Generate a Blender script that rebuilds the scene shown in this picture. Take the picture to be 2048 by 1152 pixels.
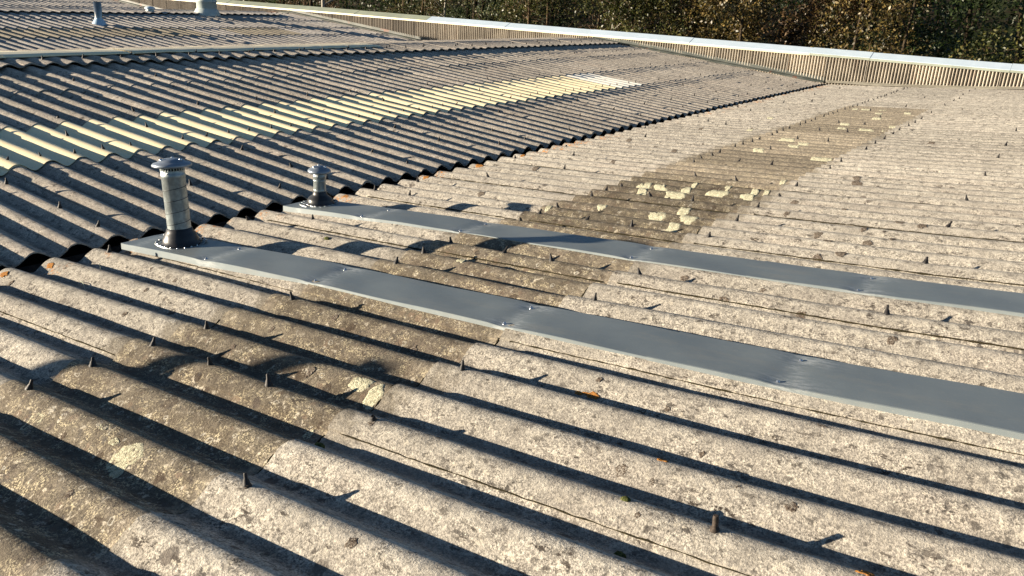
import bpy, math, random
import numpy as np
from mathutils import Matrix, Vector
for o in list(bpy.data.objects): bpy.data.objects.remove(o)
S = bpy.context.scene
COL = S.collection
random.seed(7); RNG = np.random.default_rng(7)

# ------------------------------------------------------------------ camera
cam_d = bpy.data.cameras.new('camera'); cam = bpy.data.objects.new('camera', cam_d); COL.objects.link(cam)
R_ = Vector((0.82847, 0.55737, 0.05448)); U_ = Vector((-0.23185, 0.25279, 0.93933)); F_ = Vector((-0.50978, 0.79084, -0.33865))
M = Matrix((( R_.x, U_.x, -F_.x, 3.5286), (R_.y, U_.y, -F_.y, 0.0), (R_.z, U_.z, -F_.z, 1.1373), (0, 0, 0, 1)))
cam.matrix_world = M
cam_d.sensor_width = 36.0; cam_d.lens = 28.86; cam_d.clip_start = 0.02; cam_d.clip_end = 600
S.camera = cam
# ------------------------------------------------------------------ light: low warm sun behind the viewer's left
AZ, EL = math.radians(35.0), math.radians(7.8)          # direction in which the light travels, and the sun's height
W = bpy.data.worlds.new('World'); S.world = W; W.use_nodes = True
nt = W.node_tree; bg = nt.nodes['Background']; sky = nt.nodes.new('ShaderNodeTexSky')
sky.sky_type = 'NISHITA'; sky.sun_disc = False; sky.sun_elevation = EL
sky.sun_rotation = math.atan2(-math.cos(AZ), -math.sin(AZ)) % (2 * math.pi)
sky.altitude = 50; sky.air_density = 0.8; sky.dust_density = 0.2; sky.ozone_density = 2.2
nt.links.new(sky.outputs['Color'], bg.inputs['Color']); bg.inputs['Strength'].default_value = 0.05
sd = bpy.data.lights.new('sun', 'SUN'); sd.energy = 5.0; sd.angle = math.radians(0.55); sd.color = (1.0, 0.86, 0.67)
so = bpy.data.objects.new('sun', sd); COL.objects.link(so)
ld = Vector((math.cos(AZ) * math.cos(EL), math.sin(AZ) * math.cos(EL), -math.sin(EL)))
so.rotation_euler = ld.to_track_quat('-Z', 'Y').to_euler()
S.view_settings.view_transform = 'Standard'; S.view_settings.look = 'None'; S.view_settings.gamma = 1.0
S.view_settings.exposure = 1.5
S.cycles.max_bounces = 6

# ------------------------------------------------------------------ roof measurements
P = 0.177            # corrugation pitch
DEP = 0.0425          # corrugation depth
YA, YB, YD = 1.4354, 1.5971, 0.03
TH = 0.0065          # sheet thickness
YW = 14.16           # gable wall face
XA, XB = 0.289, 0.176
SB = 0.0885
RX, RZ = -4.098, 0.4032          # first ridge
def hA(x): return float(np.interp(x, [.28, 1.40, 2.25, 3.2, 3.6, 6.0], [.023, .098, .160, .24, .281, .50]))

# ------------------------------------------------------------------ node helpers
def mat(name, rough=0.8, metal=0.0, spec=0.3):
    m = bpy.data.materials.new(name); m.use_nodes = True
    b = m.node_tree.nodes['Principled BSDF']
    b.inputs['Roughness'].default_value = rough; b.inputs['Metallic'].default_value = metal
    b.inputs['Specular IOR Level'].default_value = spec
    return m, m.node_tree, b
class G:
    """small helper for writing node graphs in world coordinates"""
    def __init__(s, nt): s.nt = nt; s.pos = nt.nodes.new('ShaderNodeNewGeometry').outputs['Position']
    def n(s, t, **k):
        x = s.nt.nodes.new(t)
        for a, v in k.items(): setattr(x, a, v)
        return x
    def put(s, sock, v):
        if isinstance(v, (int, float)): sock.default_value = v
        elif isinstance(v, tuple): sock.default_value = (*v, 1) if len(v) == 3 and len(sock.default_value) == 4 else v
        else: s.nt.links.new(v, sock)
    def math(s, op, a, b=0.0, c=None, clamp=False):
        x = s.n('ShaderNodeMath', operation=op); x.use_clamp = clamp
        s.put(x.inputs[0], a); s.put(x.inputs[1], b)
        if c is not None: s.put(x.inputs[2], c)
        return x.outputs[0]
    def noise(s, sc, det=3, rough=.6, off=0.0, vec=None, stretch=None, dist=0.0):
        v = vec or s.pos
        if off or stretch:
            mp = s.n('ShaderNodeMapping'); s.put(mp.inputs['Vector'], v)
            mp.inputs['Location'].default_value = (off, off * .7, off * .3)
            if stretch: mp.inputs['Scale'].default_value = stretch
            v = mp.outputs[0]
        x = s.n('ShaderNodeTexNoise'); s.put(x.inputs['Vector'], v)
        x.inputs['Scale'].default_value = sc; x.inputs['Detail'].default_value = det; x.inputs['Roughness'].default_value = rough
        x.inputs['Distortion'].default_value = dist
        return x.outputs['Fac']
    def ramp(s, f, a, b):
        x = s.n('ShaderNodeMapRange'); x.clamp = True; x.interpolation_type = 'SMOOTHSTEP'
        s.put(x.inputs['Value'], f); s.put(x.inputs['From Min'], a); s.put(x.inputs['From Max'], b)
        return x.outputs[0]
    def mix(s, f, a, b, mode='MIX'):
        x = s.n('ShaderNodeMix', data_type='RGBA', blend_type=mode)
        s.put(x.inputs[0], f); s.put(x.inputs[6], a); s.put(x.inputs[7], b)
        return x.outputs[2]
    def warp(s, amt, sc):
        x = s.n('ShaderNodeTexNoise'); s.nt.links.new(s.pos, x.inputs['Vector']); x.inputs['Scale'].default_value = sc; x.inputs['Detail'].default_value = 2
        v = s.n('ShaderNodeVectorMath', operation='SUBTRACT'); s.nt.links.new(x.outputs['Color'], v.inputs[0]); v.inputs[1].default_value = (.5, .5, .5)
        m = s.n('ShaderNodeVectorMath', operation='MULTIPLY_ADD'); s.nt.links.new(v.outputs[0], m.inputs[0]); m.inputs[1].default_value = (amt,) * 3; s.nt.links.new(s.pos, m.inputs[2])
        return m.outputs[0]
    def spots(s, sc, rmin, rmax, gate, soft=.04, vec=None, off=0.0):
        """mask of round spots in a share `gate` of the cells, each with its own radius (in cell units)"""
        v = vec or s.pos
        if off:
            mp = s.n('ShaderNodeMapping'); s.put(mp.inputs['Vector'], v); mp.inputs['Location'].default_value = (off, off, off); v = mp.outputs[0]
        x = s.n('ShaderNodeTexVoronoi'); s.put(x.inputs['Vector'], v); x.inputs['Scale'].default_value = sc
        sep = s.n('ShaderNodeSeparateColor'); s.nt.links.new(x.outputs['Color'], sep.inputs[0])
        g = s.math('LESS_THAN', sep.outputs[0], gate)
        r = s.math('MULTIPLY_ADD', sep.outputs[1], rmax - rmin, rmin)
        d = s.math('SUBTRACT', r, x.outputs['Distance'])
        return s.math('MULTIPLY', g, s.ramp(d, -soft, soft)), x.outputs['Distance'], g
    def bump(s, h, strength, dist, b):
        x = s.n('ShaderNodeBump'); x.inputs['Strength'].default_value = strength; x.inputs['Distance'].default_value = dist
        s.put(x.inputs['Height'], h); s.nt.links.new(x.outputs[0], b.inputs['Normal'])

def cement(name, dark, mid, light, dirt_shade=.5, spotty=1.0, speck=.5, phase=None, lichen=0.0, pink=.3, orange=0.0, tones=.22):
    """weathered fibre cement: fine grit, pale crust, dark lichen spots, pale rings, troughs darkened by grime and painted shade"""
    m, nt, b = mat(name, .93, 0, .15); g = G(nt)
    fine = g.noise(210, 3, .8); med = g.noise(75, 5, .72); big = g.noise(17, 4, .6); huge = g.noise(2.3, 3, .55, off=5)
    streak = g.noise(30, 4, .6, off=9, stretch=(.16, 1, 1))
    c = g.mix(g.ramp(big, .36, .62), dark, mid)
    c = g.mix(g.math('MULTIPLY', g.ramp(med, .42, .66), .8), c, light)
    grit = g.noise(250, 2, .85, off=51); c = g.mix(g.math('MULTIPLY', g.ramp(grit, .49, .59), .65), c, light)
    c = g.mix(g.math('MULTIPLY', g.ramp(streak, .48, .66), .45), c, mid)
    c = g.mix(g.math('MULTIPLY', g.ramp(huge, .45, .7), pink), c, (.40, .30, .25))
    sp = g.ramp(fine, .40, .56)
    c = g.mix(g.math('MULTIPLY', g.math('SUBTRACT', 1.0, sp), speck), c, tuple(x * .32 for x in dark))
    wv = g.warp(.02, 60)
    if lichen:
        cl = g.ramp(g.noise(1.3, 3, .6, off=14), .54, .68); c = g.mix(g.math('MULTIPLY', cl, .3), c, (.42, .36, .27))
        l1 = g.ramp(g.noise(26, 4, .65, off=21), .46, .60)
        l2 = g.ramp(g.noise(210, 3, .7, off=31), .50, .58)
        l3 = g.ramp(g.noise(7, 3, .6, off=41), .40, .62)
        crust = g.math('MULTIPLY', l2, g.math('MULTIPLY_ADD', l1, .75, .12))
        c = g.mix(g.math('MULTIPLY', l3, .5), c, (.065, .048, .032))
        c = g.mix(g.math('MULTIPLY', crust, lichen), c, (.62, .54, .36))
        a, _, _ = g.spots(26, .1, .42, .30, .03, vec=wv, off=3.3); c = g.mix(g.math('MULTIPLY', a, .7), c, (.17, .125, .09))
        a, _, _ = g.spots(19, .1, .4, .16, .03, vec=wv, off=7.3); c = g.mix(g.math('MULTIPLY', a, .8), c, (.05, .035, .025))
    a, _, _ = g.spots(13, .04, .26, .22 * spotty, .03, vec=wv); c = g.mix(g.math('MULTIPLY', a, .8), c, (.075, .06, .052))
    a, _, _ = g.spots(38, .08, .32, .28 * spotty, .05, vec=wv, off=1.7); c = g.mix(g.math('MULTIPLY', a, .75), c, (.06, .052, .046))
    a, _, _ = g.spots(75, .1, .36, .34 * spotty, .06, vec=wv, off=4.7); c = g.mix(g.math('MULTIPLY', a, .6), c, (.07, .06, .05))
    # dark scurf: clustered irregular blotches
    bl = g.math('MULTIPLY', g.ramp(g.noise(45, 5, .75, off=61, stretch=(.55, 1, 1)), .56, .62), g.ramp(g.noise(6, 3, .6, off=71), .44, .6))
    c = g.mix(g.math('MULTIPLY', bl, .85 * spotty), c, (.055, .045, .038))
    # pale crust rings
    v = g.n('ShaderNodeTexVoronoi'); g.put(v.inputs['Vector'], wv); v.inputs['Scale'].default_value = 34
    sp3 = g.n('ShaderNodeSeparateColor'); nt.links.new(v.outputs['Color'], sp3.inputs[0])
    rr = g.math('MULTIPLY_ADD', sp3.outputs[1], .2, .12)
    ring = g.math('LESS_THAN', g.math('ABSOLUTE', g.math('SUBTRACT', v.outputs['Distance'], rr)), .05)
    ring = g.math('MULTIPLY', ring, g.math('LESS_THAN', sp3.outputs[0], .13))
    c = g.mix(g.math('MULTIPLY', ring, .4), c, (.62, .6, .52))
    # pale flecks
    dk = g.ramp(g.noise(34, 5, .8, off=77, stretch=(.6, 1, 1)), .575, .63); c = g.mix(g.math('MULTIPLY', dk, .75 * spotty), c, (.08, .072, .064))
    fl = g.ramp(g.noise(46, 4, .75, off=81), .58, .64); c = g.mix(g.math('MULTIPLY', fl, .55), c, (.66, .60, .48))
    if phase is not None:   # soot and algae in the troughs, deepened with painted shade
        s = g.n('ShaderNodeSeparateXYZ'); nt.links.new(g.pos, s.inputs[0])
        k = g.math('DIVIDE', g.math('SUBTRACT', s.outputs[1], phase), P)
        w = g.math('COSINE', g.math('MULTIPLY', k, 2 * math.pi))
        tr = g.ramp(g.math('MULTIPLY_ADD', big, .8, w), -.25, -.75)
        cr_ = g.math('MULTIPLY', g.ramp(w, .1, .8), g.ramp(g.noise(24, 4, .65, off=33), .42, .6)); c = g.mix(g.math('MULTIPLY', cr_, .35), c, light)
        c = g.mix(g.math('MULTIPLY', tr, dirt_shade), c, (.07, .065, .058))
    if orange:   # orange lichen on the valley ends
        s = g.n('ShaderNodeSeparateXYZ'); nt.links.new(g.pos, s.inputs[0])
        e = g.math('MULTIPLY', g.ramp(s.outputs[0], orange + .16, orange), 1.0)
        o_ = g.math('MULTIPLY', g.math('MULTIPLY', g.ramp(g.noise(60, 3, .7, off=91), .52, .58), g.ramp(g.noise(5, 2, .5, off=95), .52, .6)), e)
        c = g.mix(o_, c, (.52, .20, .03))
    pt = g.ramp(g.noise(5.5, 5, .7, off=44), .42, .62); c = g.mix(g.math('MULTIPLY', pt, .42), c, tuple(x * .72 for x in mid))
    if orange:
        s2 = g.n('ShaderNodeSeparateXYZ'); nt.links.new(g.pos, s2.inputs[0])
        d = g.math('ABSOLUTE', g.math('SUBTRACT', s2.outputs[0], 1.83)); d = g.math('ADD', d, g.math('MULTIPLY', g.math('SUBTRACT', g.noise(11, 5, .75, off=47), .5), .42))
        yy = g.math('MULTIPLY', g.ramp(s2.outputs[1], 11.5, 9.0), g.ramp(g.noise(1.2, 3, .6, off=49), .42, .58))
        c = g.mix(g.math('MULTIPLY', g.math('MULTIPLY', g.ramp(d, .53, .44), yy), .6), c, (.13, .11, .08))
    if lichen:
        s2 = g.n('ShaderNodeSeparateXYZ'); nt.links.new(g.pos, s2.inputs[0])
        fy = g.math('ADD', s2.outputs[1], g.math('MULTIPLY', g.noise(.9, 3, .6, off=19), 3.0))
        d = g.math('ABSOLUTE', g.math('SUBTRACT', s2.outputs[0], 1.83)); d = g.math('ADD', d, g.math('MULTIPLY', g.math('SUBTRACT', g.noise(13, 5, .75, off=57), .5), .5))
        f1 = g.math('MULTIPLY', g.ramp(fy, 5.6, 7.4), .5); f2 = g.math('MULTIPLY', g.ramp(fy, 9.0, 12.0), .6); f3 = g.math('MULTIPLY', g.ramp(d, .36, .46), .3)
        c = g.mix(g.math('MAXIMUM', g.math('MAXIMUM', f1, f2), f3), c, g.mix(g.ramp(med, .42, .62), (.27, .235, .185), (.58, .50, .38)))
    # sheet to sheet tone
    oi = g.n('ShaderNodeObjectInfo'); tone = g.math('MULTIPLY_ADD', oi.outputs['Random'], tones, 1 - tones / 2)
    hv = g.n('ShaderNodeHueSaturation'); hv.inputs['Saturation'].default_value = 1.0
    nt.links.new(tone, hv.inputs['Value']); nt.links.new(c, hv.inputs['Color'])
    nt.links.new(hv.outputs[0], b.inputs['Base Color'])
    h = g.math('ADD', g.math('MULTIPLY', med, .8), g.math('ADD', g.math('MULTIPLY', fine, .5), g.math('MULTIPLY', big, 1.2)))
    g.bump(h, .9, .0035, b)
    return m

M_A = cement('fibre_cement_near', (.24, .218, .19), (.37, .34, .295), (.74, .685, .575), phase=YA, orange=.33, pink=.12, dirt_shade=.6, spotty=1.3, speck=.7)
M_A2 = cement('lichened_rooflight', (.07, .06, .045), (.125, .105, .08), (.25, .215, .165), phase=YA, lichen=.85, pink=.2, dirt_shade=.5, tones=.6)
M_B = cement('fibre_cement_opposite', (.23, .205, .18), (.40, .36, .305), (.68, .61, .51), phase=YB, spotty=.9, pink=.2, speck=.55, dirt_shade=.6)
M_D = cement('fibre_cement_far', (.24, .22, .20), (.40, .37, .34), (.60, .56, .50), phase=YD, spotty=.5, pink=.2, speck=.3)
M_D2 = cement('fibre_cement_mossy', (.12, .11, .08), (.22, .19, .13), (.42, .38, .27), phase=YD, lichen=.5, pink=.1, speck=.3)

def grp(name, base, dirt_shade):
    m, nt, b = mat(name, .45, 0, .35); g = G(nt)
    c = g.mix(g.math('MULTIPLY', g.ramp(g.noise(60, 4, .7), .45, .72), .35), base, dirt_shade)
    c = g.mix(g.math('MULTIPLY', g.ramp(g.noise(5, 3, .6, off=4, stretch=(.3, 1, 1)), .5, .75), .35), c, dirt_shade)
    c = g.mix(g.math('MULTIPLY', g.ramp(g.noise(300, 2, .7), .6, .7), .4), c, tuple(x * .5 for x in dirt_shade))
    nt.links.new(c, b.inputs['Base Color']); g.bump(g.noise(200, 2, .6), .4, .001, b)
    return m
M_CREAM = grp('cream_rooflight', (.93, .80, .52), (.68, .54, .32))
M_WHITE = grp('white_rooflight', (.88, .84, .74), (.66, .62, .5))
M_ROLL = grp('cream_ridge_roll', (.93, .83, .58), (.64, .55, .38))

def metal(name, col, rough, met, var=.25, blotch=12.0, bump=0.0, spec=.5):
    m, nt, b = mat(name, rough, met, spec); g = G(nt)
    d = tuple(x * (1 - var) for x in col)
    c = g.mix(g.ramp(g.noise(blotch, 4, .65), .38, .64), d, col)
    c = g.mix(g.math('MULTIPLY', g.ramp(g.noise(blotch * 12, 3, .7, off=3), .58, .68), var), c, tuple(min(1, x * 1.5) for x in col))
    nt.links.new(c, b.inputs['Base Color'])
    r = g.math('MULTIPLY_ADD', g.noise(blotch * 2, 3, .6, off=8), .25, rough - .12); nt.links.new(r, b.inputs['Roughness'])
    if bump: g.bump(g.noise(blotch, 3, .5, off=2), bump, .002, b)
    return m
M_STRIP = metal('grey_coated_steel', (.21, .245, .265), .46, .35, .10, 5, .25)
def strip_mat():
    m, nt, b = mat('grey_coated_steel', .42, .3, .5); g = G(nt)
    at = g.n('ShaderNodeAttribute'); at.attribute_name = 'wear'
    c = g.mix(g.ramp(g.noise(4, 4, .6), .35, .65), (.20, .235, .25), (.235, .27, .28))
    scr = g.noise(90, 4, .75, off=3, stretch=(.25, 1, 1)); w = g.math('MULTIPLY', at.outputs['Fac'], g.ramp(scr, .42, .62))
    c = g.mix(g.math('MULTIPLY', w, .75), c, (.55, .58, .58))
    c = g.mix(g.math('MULTIPLY', g.ramp(g.noise(55, 4, .75, off=7), .68, .72), .4), c, (.5, .5, .46))
    c = g.mix(g.math('MULTIPLY', g.ramp(g.noise(11, 5, .75, off=17, stretch=(.3, 1, 1)), .50, .70), .40), c, (.30, .305, .28))
    c = g.mix(g.math('MULTIPLY', g.ramp(g.noise(160, 3, .8, off=27), .58, .66), .25), c, (.36, .35, .31))
    nt.links.new(c, b.inputs['Base Color'])
    nt.links.new(g.math('MULTIPLY_ADD', g.noise(9, 4, .6, off=8), .22, .34), b.inputs['Roughness'])
    g.bump(g.noise(7, 3, .5, off=2), .2, .004, b)
    return m
M_STRIP = strip_mat()
M_GALV = metal('galvanised_steel', (.42, .47, .47), .42, .6, .3, 45, .1)
M_RIM = metal('dull_aluminium_rim', (.20, .22, .23), .45, .5, .2, 60)
M_CAP = metal('blue_grey_cap_steel', (.30, .345, .40), .36, .5, .12, 20)
M_SCREW = metal('bright_screw', (.75, .76, .76), .22, .9, .1, 80)
M_RUBBER = metal('black_rubber', (.022, .022, .024), .38, 0, .3, 30, .3)
M_DARK = metal('black_fixing', (.014, .012, .012), .6, .1, .3, 100)
M_RUST = metal('rusty_steel', (.075, .055, .042), .75, .3, .5, 150)
M_PALE = metal('pale_painted_duct', (.50, .56, .54), .45, .1, .12, 8)
M_SHINY = metal('polished_flue', (.50, .47, .40), .18, .95, .15, 14)
M_BOOTB = metal('pale_blue_boot', (.42, .58, .72), .45, .1, .1, 20)
M_GUTTER = metal('dark_wet_gutter', (.06, .065, .072), .5, 0, .5, 20)
M_INSIDE = metal('unlit_inside_black', (.015, .015, .015), .95, 0, .2, 5)
M_COPW = metal('sky_tinted_coping', (.60, .71, .80), .36, .05, .08, 3)  # white metal, base tinted blue to stand in for reflected sky
M_COPG = metal('sage_coping_metal', (.36, .39, .29), .5, .1, .15, 3)
M_LIPC = metal('cream_coping_lip', (.72, .66, .46), .5, .05, .12, 6)
M_LIPG = metal('green_grey_lip', (.30, .33, .27), .55, .05, .2, 6)
M_APRON = metal('pale_grey_apron', (.22, .205, .165), .6, .05, .25, 5)
M_WALLB = metal('plain_wall', (.2, .19, .17), .9, 0, .2, 3)

def flash_mat():
    m, nt, b = mat('lead_grey_flashing', .6, .1, .4); g = G(nt)
    c = g.mix(g.ramp(g.noise(4, 4, .6), .35, .65), (.035, .043, .038), (.075, .082, .072))
    c = g.mix(g.math('MULTIPLY', g.ramp(g.noise(1.7, 4, .7, off=12), .58, .64), .85), c, (.13, .038, .016))
    c = g.mix(g.math('MULTIPLY', g.ramp(g.noise(14, 4, .7, off=22), .6, .68), .5), c, (.10, .10, .05))
    nt.links.new(c, b.inputs['Base Color']); return m
M_FLASH = flash_mat()
def clad_mat():
    m, nt, b = mat('cream_wall_cladding', .7, 0, .25); g = G(nt)
    c = g.mix(g.ramp(g.noise(3, 4, .6), .35, .65), (.38, .34, .28), (.54, .485, .40))
    c = g.mix(g.math('MULTIPLY', g.ramp(g.noise(9, 4, .7, off=12, stretch=(1, 1, .12)), .56, .68), .5), c, (.20, .13, .09))
    c = g.mix(g.math('MULTIPLY', g.ramp(g.noise(40, 3, .7, off=2), .55, .7), .35), c, (.25, .2, .16))
    s = g.n('ShaderNodeSeparateXYZ'); nt.links.new(g.pos, s.inputs[0])
    far = g.ramp(s.outputs[0], -5.0, -9.5)      # the older sheets along this end of the wall are greyer and stained
    c = g.mix(g.math('MULTIPLY', far, .75), c, (.155, .135, .115))
    oi = g.n('ShaderNodeObjectInfo'); hv = g.n('ShaderNodeHueSaturation')
    nt.links.new(g.math('MULTIPLY_ADD', oi.outputs['Random'], .3, .82), hv.inputs['Value']); nt.links.new(c, hv.inputs['Color'])
    nt.links.new(hv.outputs[0], b.inputs['Base Color']); return m
M_CLAD = clad_mat()
def crust(name, a, c2, hole):
    m, nt, b = mat(name, .95, 0, .1); g = G(nt)
    c = g.mix(g.ramp(g.noise(130, 4, .7), .38, .6), a, c2)
    c = g.mix(g.math('MULTIPLY', g.ramp(g.noise(230, 3, .75, off=7), .50, .62), .8), c, hole)
    nt.links.new(c, b.inputs['Base Color']); g.bump(g.noise(180, 4, .75), 1.0, .004, b); return m
M_LPALE = crust('pale_green_lichen', (.40, .385, .27), (.66, .63, .46), (.17, .16, .10))
M_LBROWN = crust('brown_lichen', (.06, .045, .036), (.14, .11, .085), (.34, .31, .26))
M_LORANGE = crust('orange_lichen', (.30, .12, .03), (.44, .20, .045), (.20, .15, .10))
M_MOSS = crust('olive_moss', (.05, .06, .018), (.14, .15, .05), (.02, .02, .01))
M_SEAM = crust('dark_moss_line', (.028, .024, .014), (.06, .05, .025), (.01, .01, .01))

# ------------------------------------------------------------------ mesh helpers
def mesh_obj(name, verts, faces, m, parent=None, smooth=None, loc=None):
    me = bpy.data.meshes.new(name); me.from_pydata([tuple(v) for v in verts], [], [tuple(f) for f in faces])
    for x in (m if isinstance(m, (list, tuple)) else [m]): me.materials.append(x)
    if smooth is True: me.polygons.foreach_set('use_smooth', [True] * len(me.polygons))
    elif smooth is not None and smooth is not False: me.polygons.foreach_set('use_smooth', list(smooth))
    me.update()
    return link(name, me, parent, loc)
def link(name, me, parent=None, loc=None):
    o = bpy.data.objects.new(name, me); COL.objects.link(o)
    if parent: o.parent = parent
    if loc is not None: o.location = loc
    return o
def thing(name, label, cat, loc=(0, 0, 0), group=None):
    o = bpy.data.objects.new(name, None); COL.objects.link(o); o.empty_display_size = .1
    o.location = loc; o['label'] = label; o['category'] = cat
    if group: o['group'] = group
    return o
def tag(o, label=None, cat=None, group=None, kind=None):
    for k, v in (('label', label), ('category', cat), ('group', group), ('kind', kind)):
        if v: o[k] = v
    return o
class MB:
    def __init__(s): s.v = []; s.f = []; s.sm = []
    def add(s, v, f, smooth=False):
        n = len(s.v); s.v += [tuple(x) for x in v]; s.f += [tuple(i + n for i in q) for q in f]; s.sm += [smooth] * len(f)
    def box(s, a, b):
        x0, y0, z0 = a; x1, y1, z1 = b
        s.add([(x0, y0, z0), (x1, y0, z0), (x1, y1, z0), (x0, y1, z0), (x0, y0, z1), (x1, y0, z1), (x1, y1, z1), (x0, y1, z1)],
              [(0, 3, 2, 1), (4, 5, 6, 7), (0, 1, 5, 4), (1, 2, 6, 5), (2, 3, 7, 6), (3, 0, 4, 7)])
    def lathe(s, prof, n=32, c=(0, 0, 0), ax=None, smooth=True):
        X, Y = Vector((1, 0, 0)), Vector((0, 1, 0)); Z = Vector((0, 0, 1))
        if ax is not None:
            Z = Vector(ax).normalized(); X = Y.cross(Z).normalized(); Y = Z.cross(X)
        v = []
        for r, z in prof:
            for i in range(n):
                a = 2 * math.pi * i / n; v.append(Vector(c) + X * (r * math.cos(a)) + Y * (r * math.sin(a)) + Z * z)
        f = [(j * n + i, j * n + (i + 1) % n, (j + 1) * n + (i + 1) % n, (j + 1) * n + i) for j in range(len(prof) - 1) for i in range(n)]
        s.add(v, f, smooth)
        if prof[-1][0] > 1e-5: s.add(v[-n:], [tuple(range(n))])
        if prof[0][0] > 1e-5: s.add(v[:n], [tuple(reversed(range(n)))])
    def tube(s, pts, rad, n=5, smooth=True):
        pts = [Vector(p) for p in pts]; rad = rad if isinstance(rad, (list, tuple)) else [rad] * len(pts); v = []
        up = Vector((.13, .31, .94))
        for i, p in enumerate(pts):
            t = (pts[min(i + 1, len(pts) - 1)] - pts[max(i - 1, 0)]).normalized()
            a = t.cross(up)
            if a.length < .05: a = t.cross(Vector((1, 0, 0)))
            a.normalize(); b_ = t.cross(a)
            for j in range(n):
                w = 2 * math.pi * j / n; v.append(p + (a * math.cos(w) + b_ * math.sin(w)) * rad[i])
        f = [(i * n + j, i * n + (j + 1) % n, (i + 1) * n + (j + 1) % n, (i + 1) * n + j) for i in range(len(pts) - 1) for j in range(n)]
        s.add(v, f, smooth); s.add(v[:n], [tuple(reversed(range(n)))]); s.add(v[-n:], [tuple(range(n))])
    def build(s, name, m, parent=None, loc=None): return mesh_obj(name, s.v, s.f, m, parent, s.sm, loc)

# ------------------------------------------------------------------ corrugated sheets
def prof(k):
    c = np.cos(2 * np.pi * k)
    return DEP / 2 * (c - 1) + .0022 * (np.cos(4 * np.pi * k) - 1) * -.5
def sheet_mesh(name, sgn, zrow, L, m, seg=12, nl=6, th=TH, k0=-1.3, k1=3.25, seed=0, lift=None, tilt=TH):
    """one sheet; its origin is the lower edge at crest 0. sgn: +1 rises towards +X, -1 towards -X. zrow(l): crest height above the origin"""
    rg = np.random.default_rng(seed); lift = th if lift is None else lift
    ks = np.linspace(k0, k1, int((k1 - k0) * seg) + 1); ls = np.linspace(0, L, nl + 1)
    K, Lg = np.meshgrid(ks, ls)
    wav = np.zeros_like(K)
    for _ in range(5):
        a, b_, ph = rg.uniform(.4, 3.5), rg.uniform(.2, 1.6), rg.uniform(0, 6.28); wav += .00055 * np.sin(a * Lg * 5 + b_ * K * 2 + ph)
    Z = np.vectorize(zrow)(Lg) + prof(K) + lift * (1 - Lg / L) + tilt * (1 - (K - k0) / (k1 - k0)) + wav + .0015
    Z[0] += rg.normal(0, .0004, Z[0].shape)
    X = sgn * Lg; Y = K * P + 0 * Lg
    X[0] += rg.normal(0, .0013, X[0].shape) + sgn * .003 * np.sin(ks * 2.1 + seed); Y[:, 0] += rg.normal(0, .0008, Y[:, 0].shape)
    top = np.stack([X, Y, Z], -1).reshape(-1, 3); bot = top - [0, 0, th]
    nk = len(ks); n = len(top)
    idx = np.arange(n).reshape(nl + 1, nk)
    q = np.stack([idx[:-1, :-1], idx[:-1, 1:], idx[1:, 1:], idx[1:, :-1]], -1).reshape(-1, 4)
    if sgn > 0: q = q[:, ::-1]
    faces = [tuple(x) for x in q.tolist()] + [tuple(x) for x in (q[:, ::-1] + n).tolist()]
    ns = len(faces); verts = top.tolist() + bot.tolist()
    loop = list(idx[0]) + list(idx[1:, -1]) + list(idx[-1, ::-1][1:]) + list(idx[::-1, 0][1:-1])
    base = len(verts); lv = [top[i] for i in loop] + [bot[i] for i in loop]; verts += [tuple(v) for v in lv]; nlp = len(loop)
    for i in range(nlp):
        j = (i + 1) % nlp; f = (base + i, base + j, base + nlp + j, base + nlp + i)
        faces.append(f if sgn > 0 else f[::-1])
    me = bpy.data.meshes.new(name); me.from_pydata(verts, [], faces); me.materials.append(m)
    me.polygons.foreach_set('use_smooth', [i < ns for i in range(len(faces))]); me.update()
    return me
def lay(parent, metas, x, y0, n0, n1, mats=None, name='corrugated_sheet'):
    for n in range(n0, n1):
        me = metas[RNG.integers(len(metas))]
        if mats:
            alt = mats(n)
            if alt: me = alt[RNG.integers(len(alt))]
        o = link(name, me, parent, (x, y0 + P * 4 * n, 0))
        o.location.z += RNG.normal(0, .0008); o.rotation_euler.z = RNG.normal(0, .0007)

# slope A: the near one, rising to the right of the valley
roofA = thing('corrugated_roof_slope', 'near weathered grey roof slope with lichened band, under the two metal strips', 'roof')
def zA(x0): return lambda l: hA(x0 + l)
def rowA(x0, L, m, hi): return [sheet_mesh('corrugated_sheet', 1, zA(x0), L, m, seg=hi, nl=8, seed=s) for s in range(4)]
NA0, NA1 = -3, 18
lay(roofA, rowA(XA, 1.19, M_A, 16), XA, YA, NA0, NA1)
plainA2 = rowA(1.40, .93, M_A, 12)
lay(roofA, rowA(1.40, .93, M_A2, 16), 1.40, YA, NA0, NA1, mats=lambda n: plainA2 if n >= 13 else None)
lay(roofA, rowA(2.26, 2.0, M_A, 18), 2.26, YA, NA0, NA1)
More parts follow.
